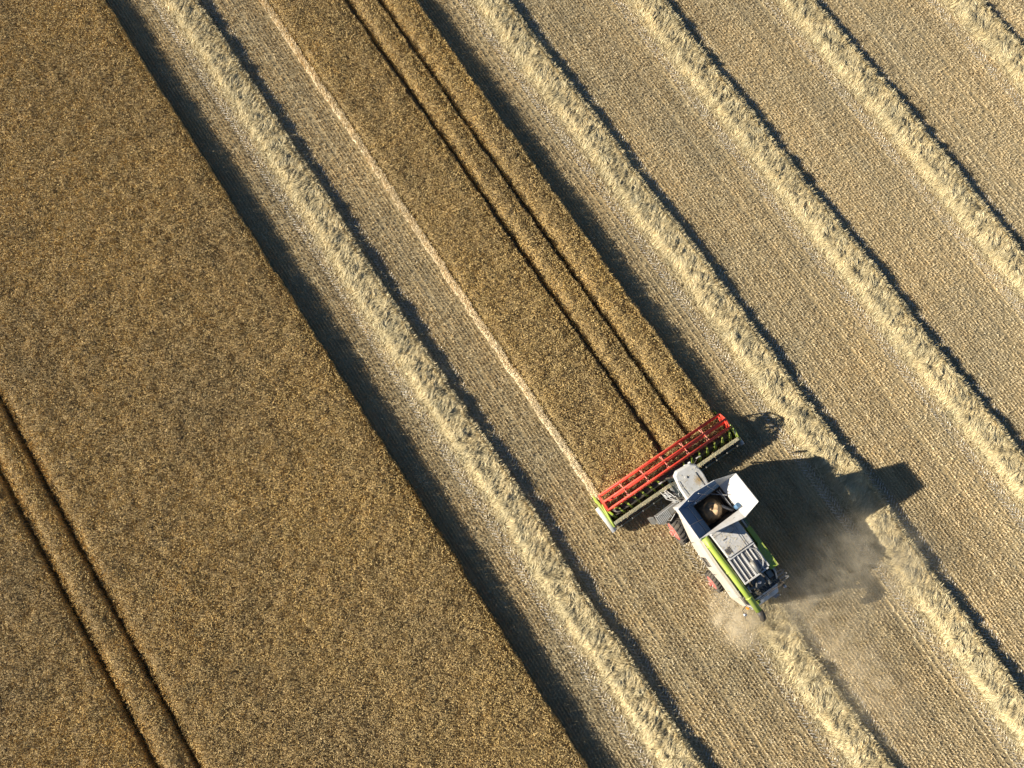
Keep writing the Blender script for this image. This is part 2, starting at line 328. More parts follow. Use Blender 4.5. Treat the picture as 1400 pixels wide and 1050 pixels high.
# ------------------------------------------------------------------ straw windrows
def windrow(cx, y0, y1, hh, wid, label, seed, ragged=0.0):
    nm = NM(); rs = seed*10
    n0 = 40; ys = np.arange(y0, y1, .09)
    def centre(y): return cx+(vnoise(y, y*0, 6, rs)-.5)*.28+(vnoise(y, y*0, 1.4, rs+1)-.5)*.10
    def surf(t, y):                                                 # t in -1..1 across
        hn = hh*.88*(.80+.36*vnoise(y, y*0, .8, rs+2)); wv = wid*(.92+.15*vnoise(y, t*0+(t > 0)*5.5, .35, rs+3))
        tt = t*.5+.5; up_ = np.clip(tt/.30, 0, 1); dn = np.clip((1-tt)/.05, 0, 1)
        prof = (up_*up_*(3-2*up_))**.75*dn**.55
        ts = t*1.7
        lump = (vnoise(y+ts*.30, ts*.30, .34, rs+4)-.5)*.17+(vnoise(y-ts*.25, ts*.22, .13, rs+5)-.5)*.10
        z = hn*prof+lump*np.clip(prof*1.6, 0, 1)
        fade = np.clip((y1-y)/.8, 0, 1)**.6
        return centre(y)+t*wv, y, np.maximum(z*fade, 0)+.01
    T, Y = np.meshgrid(np.linspace(-1, 1, n0), ys, indexing='ij'); X, Y, Z = surf(T, Y)
    X = X+rng.normal(0, .012, X.shape); V = np.stack([X, Y, Z], -1).reshape(-1, 3); i = np.arange(X.size).reshape(X.shape)
    nm.add(V, np.stack([i[:-1, :-1], i[1:, :-1], i[1:, 1:], i[:-1, 1:]], -1).reshape(-1, 4), .5, 1, True)
    n_ = int((y1-y0)*1700); t = rng.uniform(-1.0, 1.0, n_); y = y0+rng.rand(n_)*(y1-y0)
    x, y, z = surf(t, y); x2, _, z2 = surf(np.clip(t+.12, -1, 1), y); sl = (z2-z)/np.maximum(x2-x, .02)
    L = .18+.34*rng.rand(n_)**1.5; bun = vnoise(x*.6, y, .33, rs+6)
    az = (bun-.5)*2.0+rng.normal(0, .34, n_)+.25                     # mostly across the row, in bunches
    dx, dy = np.cos(az), np.sin(az); dz = dx*np.clip(sl, -1.6, 1.6)+rng.normal(.08, .22, n_)
    D = unit(np.stack([dx, dy, dz], -1))*L[:, None]; P = np.stack([x, y, z+.015+.05*rng.rand(n_)], -1)-D*.5
    P[:, 2] = np.maximum(P[:, 2], .02)
    ribbons(nm, P, D, .013+.018*rng.rand(n_), np.clip(.55*rng.rand(n_)+.5*bun, 0, 1), 0, sag=.10, up=True)
    n_ = int((y1-y0)*280); s_ = np.where(rng.rand(n_) < .5, -1, 1); y = y0+rng.rand(n_)*(y1-y0)   # loose fringe
    x = centre(y)+s_*(wid*.95+np.abs(rng.normal(0, .22+ragged, n_))-.06); az = rng.rand(n_)*6.283; L = .12+.25*rng.rand(n_)
    D = np.stack([np.cos(az)*L, np.sin(az)*L, rng.normal(0, .03, n_)], -1)
    ribbons(nm, np.stack([x, y, .04+.14*rng.rand(n_)], -1), D, .022, rng.rand(n_), 0, up=True)
    n_ = int((y1-y0)*260); y = y0+rng.rand(n_)*(y1-y0); t = 1-.28*rng.rand(n_)                     # tufts hanging over the shaded side
    x, y, z = surf(np.minimum(t, .88), y); x = x+(t-.88)*wid*.6; az = rng.normal(-.1, .6, n_); L = .12+.20*rng.rand(n_)
    D = np.stack([np.cos(az)*L, np.sin(az)*L, L*rng.normal(.12, .28, n_)], -1)
    ribbons(nm, np.stack([x-.06, y, np.maximum(z, .05)+.03*rng.rand(n_)], -1), D, .016+.014*rng.rand(n_), rng.rand(n_), 0, up=True)
    o = nm.build('straw_windrow', [M['straw'], M['strawbase']])
    tag(o, label, 'windrow', 'straw windrows lying on the stubble'); return o
windrow(ROWS[0], -21, 45, .35, .92, 'long straw windrow between the broad wheat field and the wheat strip', 1)
windrow(ROWS[2], -28, 34, .36, .91, 'straw windrow just right of the harvester, crossed by its shadow', 2)
windrow(ROWS[3], -18, 29, .37, .90, 'straw windrow next beyond the shadowed one, running unbroken from the top to the right edge', 3)
windrow(ROWS[4], -8, 22, .36, .91, 'second straw windrow from the top right corner', 4)
windrow(ROWS[5], 0, 16, .35, .90, 'short straw windrow across the top right corner', 5)
windrow(ROWS[1], -28, -12.4, .30, .90, 'fresh ragged straw windrow lying in the dust behind the harvester', 6, .10)

# ------------------------------------------------------------------ combine harvester (built in place round its own origin)
root = empty('combine_harvester', (8.9, -8.0, 0))
tag(root, 'white and lime combine harvester with red reel and open grain tank, cutting the wheat strip', 'combine harvester')
HX, HY = 8.9, -8.0

class MB:
    def __init__(s): s.b = bmesh.new()
    def box(s, x0, x1, y0, y1, z0, z1, bev=0, rot=None):
        vs = [s.b.verts.new(q) for q in ((x0, y0, z0), (x1, y0, z0), (x1, y1, z0), (x0, y1, z0), (x0, y0, z1), (x1, y0, z1), (x1, y1, z1), (x0, y1, z1))]
        fs = [s.b.faces.new([vs[i] for i in f]) for f in ((3, 2, 1, 0), (4, 5, 6, 7), (0, 1, 5, 4), (1, 2, 6, 5), (2, 3, 7, 6), (3, 0, 4, 7))]
        if rot:
            c_ = Vector(((x0+x1)/2, (y0+y1)/2, (z0+z1)/2)); bmesh.ops.rotate(s.b, verts=vs, cent=c_, matrix=rot)
        if bev:
            es = list({e for f in fs for e in f.edges}); bmesh.ops.bevel(s.b, geom=es, offset=bev, segments=2, affect='EDGES', profile=.5)
        return s
    def hull(s, bot, top, bev=0):
        k = len(bot); a = [s.b.verts.new(q) for q in bot]; c = [s.b.verts.new(q) for q in top]
        fs = [s.b.faces.new(a[::-1]), s.b.faces.new(c)]
        for i in range(k): fs.append(s.b.faces.new([a[i], a[(i+1) % k], c[(i+1) % k], c[i]]))
        if bev: bmesh.ops.bevel(s.b, geom=list({e for f in fs for e in f.edges}), offset=bev, segments=2, affect='EDGES', profile=.5)
        return s
    def plate(s, pts, th):
        p_ = [Vector(q) for q in pts]; nn_ = (p_[1]-p_[0]).cross(p_[2]-p_[0]).normalized()*th
        return s.hull([q-nn_ for q in p_], p_)
    def tube(s, pts, r, seg=10, cap=True, r2=None):
        pts = [Vector(q) for q in pts]; rings = []; k = len(pts)
        for i, q in enumerate(pts):
            d = (pts[min(i+1, k-1)]-pts[max(i-1, 0)]).normalized()
            a = d.cross(Vector((0, 0, 1)) if abs(d.z) < .95 else Vector((1, 0, 0))).normalized(); b = d.cross(a)
            rr_ = r if r2 is None else r+(r2-r)*i/(k-1)
            rings.append([s.b.verts.new(q+rr_*(a*math.cos(2*math.pi*j/seg)+b*math.sin(2*math.pi*j/seg))) for j in range(seg)])
        for i in range(k-1):
            for j in range(seg):
                f = s.b.faces.new([rings[i][j], rings[i][(j+1) % seg], rings[i+1][(j+1) % seg], rings[i+1][j]]); f.smooth = seg > 6
        if cap: s.b.faces.new(rings[0][::-1]); s.b.faces.new(rings[-1])
        return s
    def ring(s, c, r0, r1, w_, seg=28, axis='x'):
        """annulus of width w_ along x"""
        vs = []
        for j in range(seg):
            t = 2*math.pi*j/seg
            vs.append([s.b.verts.new((c[0]+dx, c[1]+rr_*math.cos(t), c[2]+rr_*math.sin(t))) for dx, rr_ in ((-w_/2, r0), (w_/2, r0), (w_/2, r1), (-w_/2, r1))])
        for j in range(seg):
            a, b = vs[j], vs[(j+1) % seg]
            for q in range(4): s.b.faces.new([a[q], a[(q+1) % 4], b[(q+1) % 4], b[q]])
        return s
    def lathe(s, c, prof, seg=32):
        """prof: (x offset, radius); turned round the x axis"""
        rings = [[s.b.verts.new((c[0]+px, c[1]+pr*math.cos(2*math.pi*j/seg), c[2]+pr*math.sin(2*math.pi*j/seg))) for j in range(seg)] for px, pr in prof]
        for i in range(len(prof)-1):
            for j in range(seg):
                f = s.b.faces.new([rings[i][j], rings[i][(j+1) % seg], rings[i+1][(j+1) % seg], rings[i+1][j]]); f.smooth = True
        s.b.faces.new(rings[0]); s.b.faces.new(rings[-1][::-1]); return s
    def each(s, name, mat, parent=None):
        """every loose piece becomes an object of its own"""
        s.b.verts.ensure_lookup_table(); s.b.verts.index_update(); seen = set(); isl = []
        for v in s.b.verts:
            if v in seen: continue
            st = [v]; seen.add(v); g_ = []
            while st:
                q = st.pop(); g_.append(q)
                for e in q.link_edges:
                    o_ = e.other_vert(q)
                    if o_ not in seen: seen.add(o_); st.append(o_)
            isl.append(g_)
        for g_ in isl:
            n_ = MB(); mp = {v: n_.b.verts.new(v.co) for v in g_}
            for f in {f for v in g_ for f in v.link_faces}:
                nf = n_.b.faces.new([mp[v] for v in f.verts]); nf.smooth = f.smooth
            n_.build(name, mat, parent)
        s.b.free()
    def build(s, name, mat, parent=None, label=None):
        bmesh.ops.recalc_face_normals(s.b, faces=s.b.faces)
        me = bpy.data.meshes.new(name); s.b.to_mesh(me); s.b.free(); me.materials.append(mat)
        o = bpy.data.objects.new(name, me); C.objects.link(o); o.parent = parent or root
        if label: o['label'] = label
        return o

# body and panels ---------------------------------------------------------------
body = MB().box(-1.12, 1.12, -3.5, 2.5, .95, 2.7, .05).box(-.9, .9, -3.55, -3.0, 1.0, 1.9).box(-.35, .35, -2.5, 2.0, .55, .97).build('body', M['dark'])
for sx, y_, w2 in ((-1, 1.49, 1), (1, 1.49, 1)):
    MB().box(-1.15 if sx < 0 else .55, -.55 if sx < 0 else 1.15, y_-.12, y_+.12, .8, 1.1).build('axle', M['grey'])
MB().box(-1.2, 1.2, -2.26, -2.06, .55, .75).build('axle', M['grey'])
def side_panel(s):
    X = lambda v: s*v
    out = [(X(1.24), 2.62, 2.30), (X(1.52), .95, 2.12), (X(1.60), .3, 2.0), (X(1.60), -1.1, 1.95), (X(1.48), -2.15, 1.95), (X(1.47), -3.1, 1.9), (X(1.25), -3.75, 1.9)]
    top = [(X(1.20), 2.64, 3.1), (X(1.30), .95, 3.28), (X(1.34), .3, 3.28), (X(1.36), -1.1, 3.25), (X(1.30), -2.15, 3.15), (X(1.26), -3.1, 3.0), (X(1.14), -3.8, 2.5)]
    m_ = MB(); b = m_.b
    mid = [tuple(a_*.45+c_*.55 for a_, c_ in zip(o_, t_)) for o_, t_ in zip(out, top)]
    mid = [(q[0]+s*.05, q[1], q[2]) for q in mid]
    lip = [(q[0]-s*.10, q[1], q[2]+.03) for q in top]
    R_ = [[b.verts.new(q) for q in ring_] for ring_ in (out, mid, top, lip)]
    for i in range(3):
        for j in range(6): f = b.faces.new([R_[i][j], R_[i][j+1], R_[i+1][j+1], R_[i+1][j]]); f.smooth = False
    bmesh.ops.recalc_face_normals(b, faces=b.faces)
    ret = bmesh.ops.solidify(b, geom=list(b.faces), thickness=.035)
    return m_.build('side_panel', M['cream'])
spl = side_panel(-1); spr = side_panel(1)
for sp_, s in ((spl, -1), (spr, 1)):
    MB().tube([(s*1.355, .9, 3.285), (s*1.39, .3, 3.29), (s*1.41, -1.1, 3.26), (s*1.35, -2.15, 3.16), (s*1.31, -3.1, 3.01)], .012, 6).build('panel_trim', M['slat'], sp_)
    for yy_ in (.6, -.4, -1.5, -2.6):
        MB().box(min(s*1.585, s*1.60), max(s*1.585, s*1.60), yy_-.01, yy_+.01, 2.1, 2.6).build('panel_seam', M['dark'], sp_)
    MB().tube([(s*1.60, -1.25, 2.3), (s*1.64, -1.25, 2.3), (s*1.64, -1.5, 2.3), (s*1.60, -1.5, 2.3)], .014, 6).build('grab_handle', M['black'], sp_)
for sp_, s in ((spl, -1), (spr, 1)):
    for k in range(7): MB().box(min(s*1.60, s*1.635), max(s*1.60, s*1.635), -.95+k*.09, -.91+k*.09, 2.15, 2.75).build('side_vent', M['dark'], sp_)
# deck under the unloading tube and framework rails
MB().box(-1.14, -.79, -3.6, .6, 2.75, 2.95).build('deck', M['black'])
fr = MB()
for xx in (-1.17, -.81):
    fr.tube([(xx, .55, 3.22), (xx, -1.2, 3.2), (xx+.04, -3.0, 3.0), (xx+.06, -3.65, 2.75)], .022, 6)
for k in range(9): fr.tube([(-1.17+.004*k, .3-k*.44, 3.2-.02*k), (-.81, .3-k*.44, 3.12-.02*k)], .016, 5)
fr.tube([(-1.05, -.2, 3.02), (-.95, -1.2, 3.05), (-1.08, -2.2, 3.0), (-.95, -3.2, 2.98)], .03, 6)
fr.build('rail_frame', M['ltgrey'])

# engine hood ---------------------------------------------------------------------
hood = MB().hull([(-.74, .68, 2.8), (.98, .68, 2.8), (1.04, -.98, 2.8), (-.66, -.98, 2.8)], [(-.74, .68, 3.58), (.98, .68, 3.58), (1.04, -.98, 3.58), (-.66, -.98, 3.58)], .05).build('engine_hood', M['white'])
for k in range(5): MB().box(-.58+k*.075, -.545+k*.075, -.80, -.45, 3.582, 3.597).build('vent_slot', M['dark'], hood)
for x_, y_ in ((-.68, .55), (.92, .55), (-.62, -.88), (.96, -.88)): MB().box(x_-.025, x_+.025, y_-.025, y_+.025, 3.58, 3.605, .006).build('hood_bolt', M['slat'], hood)
MB().box(-.70, .98, .38, .40, 3.582, 3.60).build('hood_seam', M['slat'], hood)
MB().tube([(.25, .1, 3.60), (.25, .1, 3.66), (.45, .1, 3.66), (.45, .1, 3.60)], .014, 6).build('hood_handle', M['black'], hood)
hs = MB(); hs.box(.56, .575, -.93, .62, 3.582, 3.60); hs.box(.68, .695, -.93, .62, 3.582, 3.60); hs.box(-.6, .98, -.955, -.94, 3.582, 3.60); hs.each('hood_seam', M['slat'], hood)
MB().box(-.35, -.15, -.02, .02, 3.582, 3.62, .008).build('hood_handle', M['grey'], hood)
# cooling section: frame, slats, rotary screen arc, exhaust
cool = MB()
cool.box(-.68, 1.04, -2.55, -1.02, 2.8, 3.30, .02)
cs = cool.build('cooling_deck', M['slat'])
fm = MB()
for xx, w_ in ((-.66, .09), (-.40, .05), (-.14, .05), (.12, .09), (.44, .05), (.66, .06), (.98, .08)): fm.box(xx-w_/2, xx+w_/2, -2.50, -1.04, 3.32, 3.52, .012)
fm.box(-.71, 1.02, -1.09, -1.0, 3.40, 3.55, .01); fm.box(-.71, .9, -2.58, -2.50, 3.34, 3.55, .01)
fm.build('louvre_frame', M['white'], cs)
lv = MB()
for k in range(14): lv.box(-.62, .94, -1.20-k*.095, -1.13-k*.095, 3.43, 3.46)
lv.each('louvre_slat', M['slat'], cs)
ar = MB(); pts = [(.42+.52*math.cos(t), -1.72+.66*math.sin(t), 3.57) for t in [R(-88+k*11) for k in range(17)]]
ar.tube(pts, .028, 6); ar.build('screen_hoop', M['ltgrey'], cs)
MB().tube([(.28, -1.75, 3.62), (.30, -2.42, 3.62)], .13, 14).build('exhaust_muffler', M['grey'], cs)
MB().tube([(.30, -2.42, 3.62), (.33, -2.60, 3.66), (.36, -2.75, 3.80)], .06, 10).build('exhaust_pipe', M['dark'], cs)
# lime cover on the right
MB().hull([(1.20, -.25, 3.0), (1.50, -.25, 3.0), (1.56, -2.78, 3.0), (1.02, -2.78, 3.0), (1.06, -1.45, 3.0), (1.24, -1.25, 3.0)], [(1.20, -.25, 3.34), (1.46, -.25, 3.34), (1.52, -2.78, 3.34), (1.02, -2.78, 3.34), (1.06, -1.45, 3.34), (1.24, -1.25, 3.34)], .02).build('side_cover', M['lime'], label='lime green top cover')
MB().box(1.39, 1.51, -.2, 2.5, 2.9, 3.22, .02).build('side_cover', M['dkgreen'], label='dark green top cover beside the tank')
# engine bay ----------------------------------------------------------------------
eb = MB().box(-.76, 1.22, -3.72, -2.6, 2.5, 2.72, .02).build('engine_bay_floor', M['dark'])
en = MB()
en.box(-.25, .45, -3.3, -2.75, 2.72, 3.02, .05)
en.tube([(-.55, -2.72, 2.95), (-.55, -3.0, 3.1), (-.2, -3.1, 3.14), (.1, -2.85, 3.1)], .08, 8)
en.tube([(.6, -2.7, 2.9), (.62, -3.45, 2.95)], .09, 10); en.box(.75, 1.05, -3.2, -2.8, 2.72, 2.98, .03)
for k in range(5): en.tube([(-.4+.2*k, -2.72, 2.85), (-.35+.2*k, -3.0, 3.0+.05*(k % 2)), (-.3+.22*k, -3.5, 2.78)], .018, 5)
en.build('engine', M['grey'], eb)
ss = MB(); ss.tube([(-.5, -2.8, 3.05), (-.62, -2.95, 3.12), (-.62, -3.2, 3.05)], .07, 10); ss.tube([(.1, -3.0, 3.04), (.1, -3.0, 3.2)], .09, 12); ss.each('air_pipe', M['steel'], eb)
rl = MB()
for yy_, z_ in ((-3.72, 3.3), (-3.72, 3.05)): rl.tube([(-.7, yy_, z_), (1.2, yy_, z_)], .016, 6)
for xx in (-.7, -.1, .55, 1.2): rl.tube([(xx, -3.72, 2.7), (xx, -3.72, 3.3)], .016, 6)
rl.build('guard_rail', M['black'])
# rear hood and straw outlet
MB().hull([(-1.05, -3.74, 1.7), (1.12, -3.74, 1.7), (.95, -4.38, 1.7), (-.85, -4.38, 1.7)], [(-1.02, -3.74, 2.48), (1.10, -3.74, 2.48), (.92, -4.30, 2.15), (-.80, -4.30, 2.15)], .05).build('rear_hood', M['white'])
MB().hull([(-.8, -4.40, .95), (.85, -4.40, .95), (.85, -3.5, .95), (-.8, -3.5, .95)], [(-.8, -4.30, 1.68), (.85, -4.30, 1.68), (.85, -3.5, 1.68), (-.8, -3.5, 1.68)]).build('straw_chopper', M['grey'])
for xx in (-1.06, 1.02):
    MB().box(xx-.05, xx+.05, -4.12, -4.02, 1.9, 2.2, .01).build('tail_lamp', M['amber'])
for xx, s in ((-1.34, -1), (1.45, 1)):
    l = MB().tube([(s*1.0, -3.95, 1.9), (xx, -4.05, 1.9), (xx+s*.02, -4.25, 1.92)], .022, 6).build('lamp_arm', M['black'])
    MB().tube([(xx-.02, -4.22, 1.95), (xx-.02, -4.36, 1.95)], .09, 12, r2=.11).build('work_lamp', M['steel'], l)
    MB().tube([(xx, -4.25, 1.92), (xx-.18*s*-1, -4.62, 1.95)], .014, 5).build('marker_rod', M['black'], l)
hr = MB()
for k in range(3):
    y0_ = -3.25-k*.2; hr.tube([(1.22, y0_, 2.6), (1.62, y0_-.02, 2.62), (1.74, y0_-.08, 2.8), (1.70, y0_-.16, 2.62), (1.3, y0_-.18, 2.55)], .017, 6)
hr.each('handrail', M['steel'])
ld = MB()
for dx in (-.16, .16): ld.box(.72+dx-.015, .72+dx+.015, -4.48, -4.44, .7, 2.2)
for k in range(5): ld.box(.57, .87, -4.50, -4.42, .8+k*.3, .83+k*.3)
ld.build('rear_ladder', M['ltgrey'])

# grain tank ------------------------------------------------------------------------
B_FL, B_FR, B_RR, B_RL = (-.62, 2.4, 3.66), (1.25, 2.48, 3.66), (1.35, .86, 3.66), (-.56, .72, 3.66)
T_FL, T_FM, T_RF, T_RR, T_RM, T_RL = (-1.61, 2.87, 4.66), (.92, 3.04, 4.70), (2.08, 2.71, 4.80), (2.19, .84, 4.80), (1.17, .52, 4.52), (-1.59, .97, 4.68)
T_FN = (-.35, 3.12, 4.68)
tk = MB()
tk.box(-1.36, -.66, .62, 2.66, 2.6, 3.4, .03); tk.box(1.30, 1.38, .62, 2.66, 2.6, 3.56, .02)
tk.box(-1.36, 1.38, 2.62, 2.80, 2.4, 3.55, .02); tk.box(-.66, 1.30, .55, .70, 2.6, 3.6, .02)
tk = tk.build('grain_tank', M['white'])
hp = MB(); b = hp.b
tp = [(-.64, 2.42, 3.64), (1.28, 2.5, 3.64), (1.36, .84, 3.64), (-.58, .70, 3.64)]; bt = [(-.3, 2.1, 2.5), (1.0, 2.1, 2.5), (1.0, 1.0, 2.5), (-.3, 1.0, 2.5)]
A_ = [b.verts.new(q) for q in tp]; B_ = [b.verts.new(q) for q in bt]
for i in range(4): b.faces.new([A_[i], A_[(i+1) % 4], B_[(i+1) % 4], B_[i]])
b.faces.new(B_); hp.build('hopper_wall', M['black'], tk)
MB().plate([B_RL, B_FL, T_FL, T_RL], .025).build('tank_flap', M['shade_blue'], tk, 'left flap folded outwards, its shade painted blue grey')
MB().plate([B_FL, B_FR, T_FM, T_FN, T_FL], .025).build('tank_flap', M['shade_blue'], tk, 'front flap with square creases, its shade painted blue grey')
MB().plate([B_FR, B_RR, T_RR, T_RF], .025).build('tank_flap', M['white'], tk, 'broad bright white flap on the right')
MB().plate([B_RR, B_RL, T_RL, T_RM], .025).build('tank_flap', M['white'], tk, 'narrow white rear flap')
MB().plate([B_FR, T_RF, T_FM], .012).build('corner_gusset', M['ltgrey'], tk)
MB().plate([B_RR, T_RM, T_RR], .012).build('corner_gusset', M['white'], tk)
V3 = Vector
def lerp(a_, c_, t_): return V3(a_)+(V3(c_)-V3(a_))*t_
rb = MB()
for t_ in (.28, .55, .80):                                          # folds pressed into the front and left flaps
    rb.tube([lerp(B_FL, B_FR, t_)+V3((0, -.012, .012)), lerp(T_FL, T_FM, t_)+V3((0, -.012, .03))], .014, 5)
for t_ in (.5,):
    rb.tube([lerp(B_FL, T_FL, t_)+V3((0, -.02, .02)), lerp(B_FR, T_FM, t_)+V3((0, -.02, .03))], .014, 5)
    rb.tube([lerp(B_RL, B_FL, .5)+V3((.01, 0, .02)), lerp(T_RL, T_FL, .45)+V3((.02, 0, .02))], .014, 5)
rb.tube([lerp(B_RL, T_RL, .35)+V3((.02, 0, .02)), lerp(B_FL, T_FL, .35)+V3((.02, 0, .02))], .014, 5)
rb.each('flap_fold', M['steel'], tk)
rm = MB(); rm.tube([T_RL, T_FL, T_FN, T_FM], .022, 6); rm.tube([T_RF, T_RR], .03, 6); rm.tube([T_RL, T_RM, T_RR], .02, 6); rm.each('flap_rim', M['white'], tk)
ns = MB()
for t_ in (.3, .42, .54, .66, .78):
    p_ = lerp(lerp(B_RL, B_RR, t_), lerp(T_RL, T_RM, t_), .55); ns.box(p_.x-.06, p_.x+.06, p_.y+.02, p_.y+.045, p_.z-.05, p_.z+.03, rot=Matrix.Rotation(.3, 3, 'Y'))
ns.each('latch', M['dark'], tk)
ta = MB(); ta.tube([(1.15, .95, 3.35), (.35, 2.2, 2.75)], .10, 10); ta.tube([(1.15, 2.3, 3.5), (1.2, 1.0, 3.5)], .03, 6); ta.tube([(.95, 2.35, 3.6), (1.1, 1.9, 3.7), (1.15, 1.2, 3.66)], .022, 6)
ta.tube([(.6, 2.4, 3.62), (1.22, 1.9, 3.95)], .018, 6); ta.build('filling_auger', M['steel'], tk)
MB().tube([(1.30, 1.05, 3.68), (1.42, 1.15, 4.0)], .14, 14).build('tank_motor', M['shade_blue'], tk)
MB().tube([(-.55, 2.62, 4.2), (-.55, 2.52, 4.2)], .07, 10).build('tank_lamp', M['lens'], tk)
# the grain lying inside
nm = NM()
def gz(X, Y):
    return 2.7+1.30*np.exp(-((((X-.26)/.60)**2+((Y-1.62)/.54)**2)**1.6))*(.72+.50*vnoise(X+.3, Y, .26, 87))+.16*np.exp(-(((X+.05)/.9)**2+((Y-1.3)/.7)**2))+.05*(vnoise(X, Y, .12, 88)-.5)
sheet(nm, np.linspace(-.46, 1.14, 34), np.linspace(.88, 2.26, 30), gz, 0, walls=True, floor=2.9)
gr = nm.build('wheat_grain', [M['grain']]); gr.location = (HX, HY, 0)
tag(gr, 'heap of threshed wheat grain inside the open grain tank', 'grain')

# unloading auger ----------------------------------------------------------------------
ua = MB().tube([(-1.06, .62, 3.38), (-1.03, 0, 3.38), (-.94, -2.0, 3.34), (-.86, -4.15, 3.28)], .185, 20).build('unloading_auger', M['lime'])
cl = MB()
for q in (.1, -1.6, -3.3):
    t_ = (.62-q)/4.77; cx_ = -1.06+.2*t_; cl.tube([(cx_, q+.05, 3.375-.1*t_), (cx_+.004, q-.05, 3.373-.1*t_)], .20, 20)
cl.each('tube_clamp', M['lime'], ua)
MB().tube([(-.86, -4.15, 3.28), (-.86, -4.42, 3.25), (-.855, -4.60, 3.10), (-.85, -4.72, 2.86)], .20, 14, r2=.17).build('spout', M['black'], ua)
MB().tube([(-1.1, .80, 2.7), (-1.07, .74, 3.1), (-1.06, .6, 3.38)], .21, 16).build('auger_elbow', M['dkgreen'], ua)
MB().box(-.66, -.42, -3.98, -3.82, 2.5, 2.95, .03).build('auger_cradle', M['lime'])

# cab ------------------------------------------------------------------------------------
cab = MB().hull([(-.62, 2.95, 1.75), (.72, 2.95, 1.75), (.74, 4.1, 1.75), (-.60, 4.2, 1.75)], [(-.66, 2.95, 3.70), (.76, 2.95, 3.70), (.78, 4.28, 3.70), (-.56, 4.42, 3.70)], .06).build('cab', M['glass'])
MB().hull([(-.78, 2.80, 3.70), (.82, 2.80, 3.70), (.90, 3.6, 3.70), (.86, 4.22, 3.70), (.55, 4.48, 3.70), (-.35, 4.55, 3.70), (-.62, 4.38, 3.70), (-.74, 3.6, 3.70)],
          [(-.72, 2.85, 3.92), (.76, 2.85, 3.92), (.84, 3.6, 3.94), (.78, 4.12, 3.92), (.50, 4.36, 3.90), (-.32, 4.42, 3.90), (-.55, 4.26, 3.92), (-.67, 3.6, 3.94)], .05).build('roof', M['roof'], cab)
MB().tube([(-.1, 3.95, 3.95), (-.1, 3.95, 4.02)], .07, 12).build('antenna_dome', M['white'], cab)
for x_ in (-.62, .70): MB().tube([(x_, 3.0, 3.93), (x_, 3.0, 3.99), (x_, 4.0, 3.99), (x_, 4.0, 3.93)], .012, 6).build('roof_rail', M['slat'], cab)
MB().box(-.40, .50, 2.98, 3.9, 3.945, 3.965, .02).build('roof_hatch', M['roof'], cab)
fp = MB()
for x_, y_ in ((-.64, 2.97), (.75, 2.97), (-.60, 4.28), (.77, 4.16)): fp.box(x_-.04, x_+.04, y_-.04, y_+.04, 1.8, 3.72)
fp.each('cab_pillar', M['black'], cab)
for x_ in (-.3, 0, .3, .6): MB().box(x_-.07, x_+.07, 4.40, 4.50, 3.62, 3.72, .02).build('work_lamp', M['lens'], cab)
for x_ in (-.62, .74): MB().tube([(x_, 2.92, 3.93), (x_, 2.92, 4.10)], .055, 12).build('beacon', M['amber'], cab)
for s, x_ in ((-1, -.66), (1, .84)):
    arm = MB().tube([(x_, 4.2, 3.3), (x_+s*.35, 4.35, 3.3), (x_+s*.55, 4.36, 3.15)], .018, 6).build('mirror_arm', M['black'])
    MB().box(x_+s*.56-.10, x_+s*.56+.10, 4.32, 4.38, 2.7, 3.15, .02).build('mirror', M['ltgrey'], arm)
# left access platform and ladder
pf = MB(); px = [(-2.52, 2.42), (-2.38, 2.92), (-1.0, 2.98), (-.72, 2.5), (-1.55, 2.45), (-2.2, 2.18)]
pf.hull([(x_, y_, 1.74) for x_, y_ in px], [(x_, y_, 1.80) for x_, y_ in px]); pf = pf.build('access_platform', M['grey'])
gt = MB()
for k in range(9): gt.box(-2.42+k*.10, -2.38+k*.10, 2.34, 2.86, 1.803, 1.825)
gt.build('tread_grating', M['ltgrey'], pf)
lr = MB()
for y_ in (2.48, 2.86): lr.tube([(-2.50, y_, 1.75), (-2.62, y_, .55)], .025, 6)
for k in range(4): lr.box(-2.66, -2.46, 2.46, 2.88, .62+k*.3, .65+k*.3)
lr.build('ladder', M['grey'], pf)
h2 = MB(); h2.tube([(-2.42, 2.92, 1.8), (-2.42, 2.92, 2.8), (-1.6, 2.98, 2.85), (-1.1, 2.98, 2.8), (-1.1, 2.98, 1.8)], .02, 6); h2.tube([(-1.9, 2.3, 1.8), (-1.95, 2.3, 2.7), (-1.55, 2.5, 2.8)], .02, 6)
h2.build('platform_rail', M['ltgrey'], pf)
# feeder house and its links
fh = MB().hull([(-.62, 2.4, 1.0), (.62, 2.4, 1.0), (.62, 3.75, .35), (-.62, 3.75, .35)], [(-.62, 2.4, 1.85), (.62, 2.4, 1.85), (.62, 3.75, 1.05), (-.62, 3.75, 1.05)], .03).build('feeder_house', M['grey'])
lk = MB()
for s in (-1, 1):
    lk.tube([(s*.78, 2.6, 1.1), (s*.82, 3.7, .75)], .06, 8); lk.tube([(s*.92, 2.7, 1.5), (s*.80, 3.2, 1.75), (s*.90, 3.7, 1.2)], .03, 6)
lk.box(-1.15, -.85, 3.25, 3.6, 1.0, 1.3, .03); lk.tube([(-1.15, 3.5, 1.25), (-.7, 3.1, 1.6)], .04, 6); lk.box(.80, 1.0, 3.2, 3.6, .9, 1.4, .03)
lk.tube([(-.75, 2.8, 1.9), (-1.05, 3.2, 1.75), (-1.0, 3.7, 1.3)], .035, 6); lk.tube([(-.85, 2.8, 1.95), (-1.25, 3.3, 1.7), (-1.2, 3.75, 1.15)], .025, 6)
lk.each('hydraulic_link', M['ltgrey'], fh)

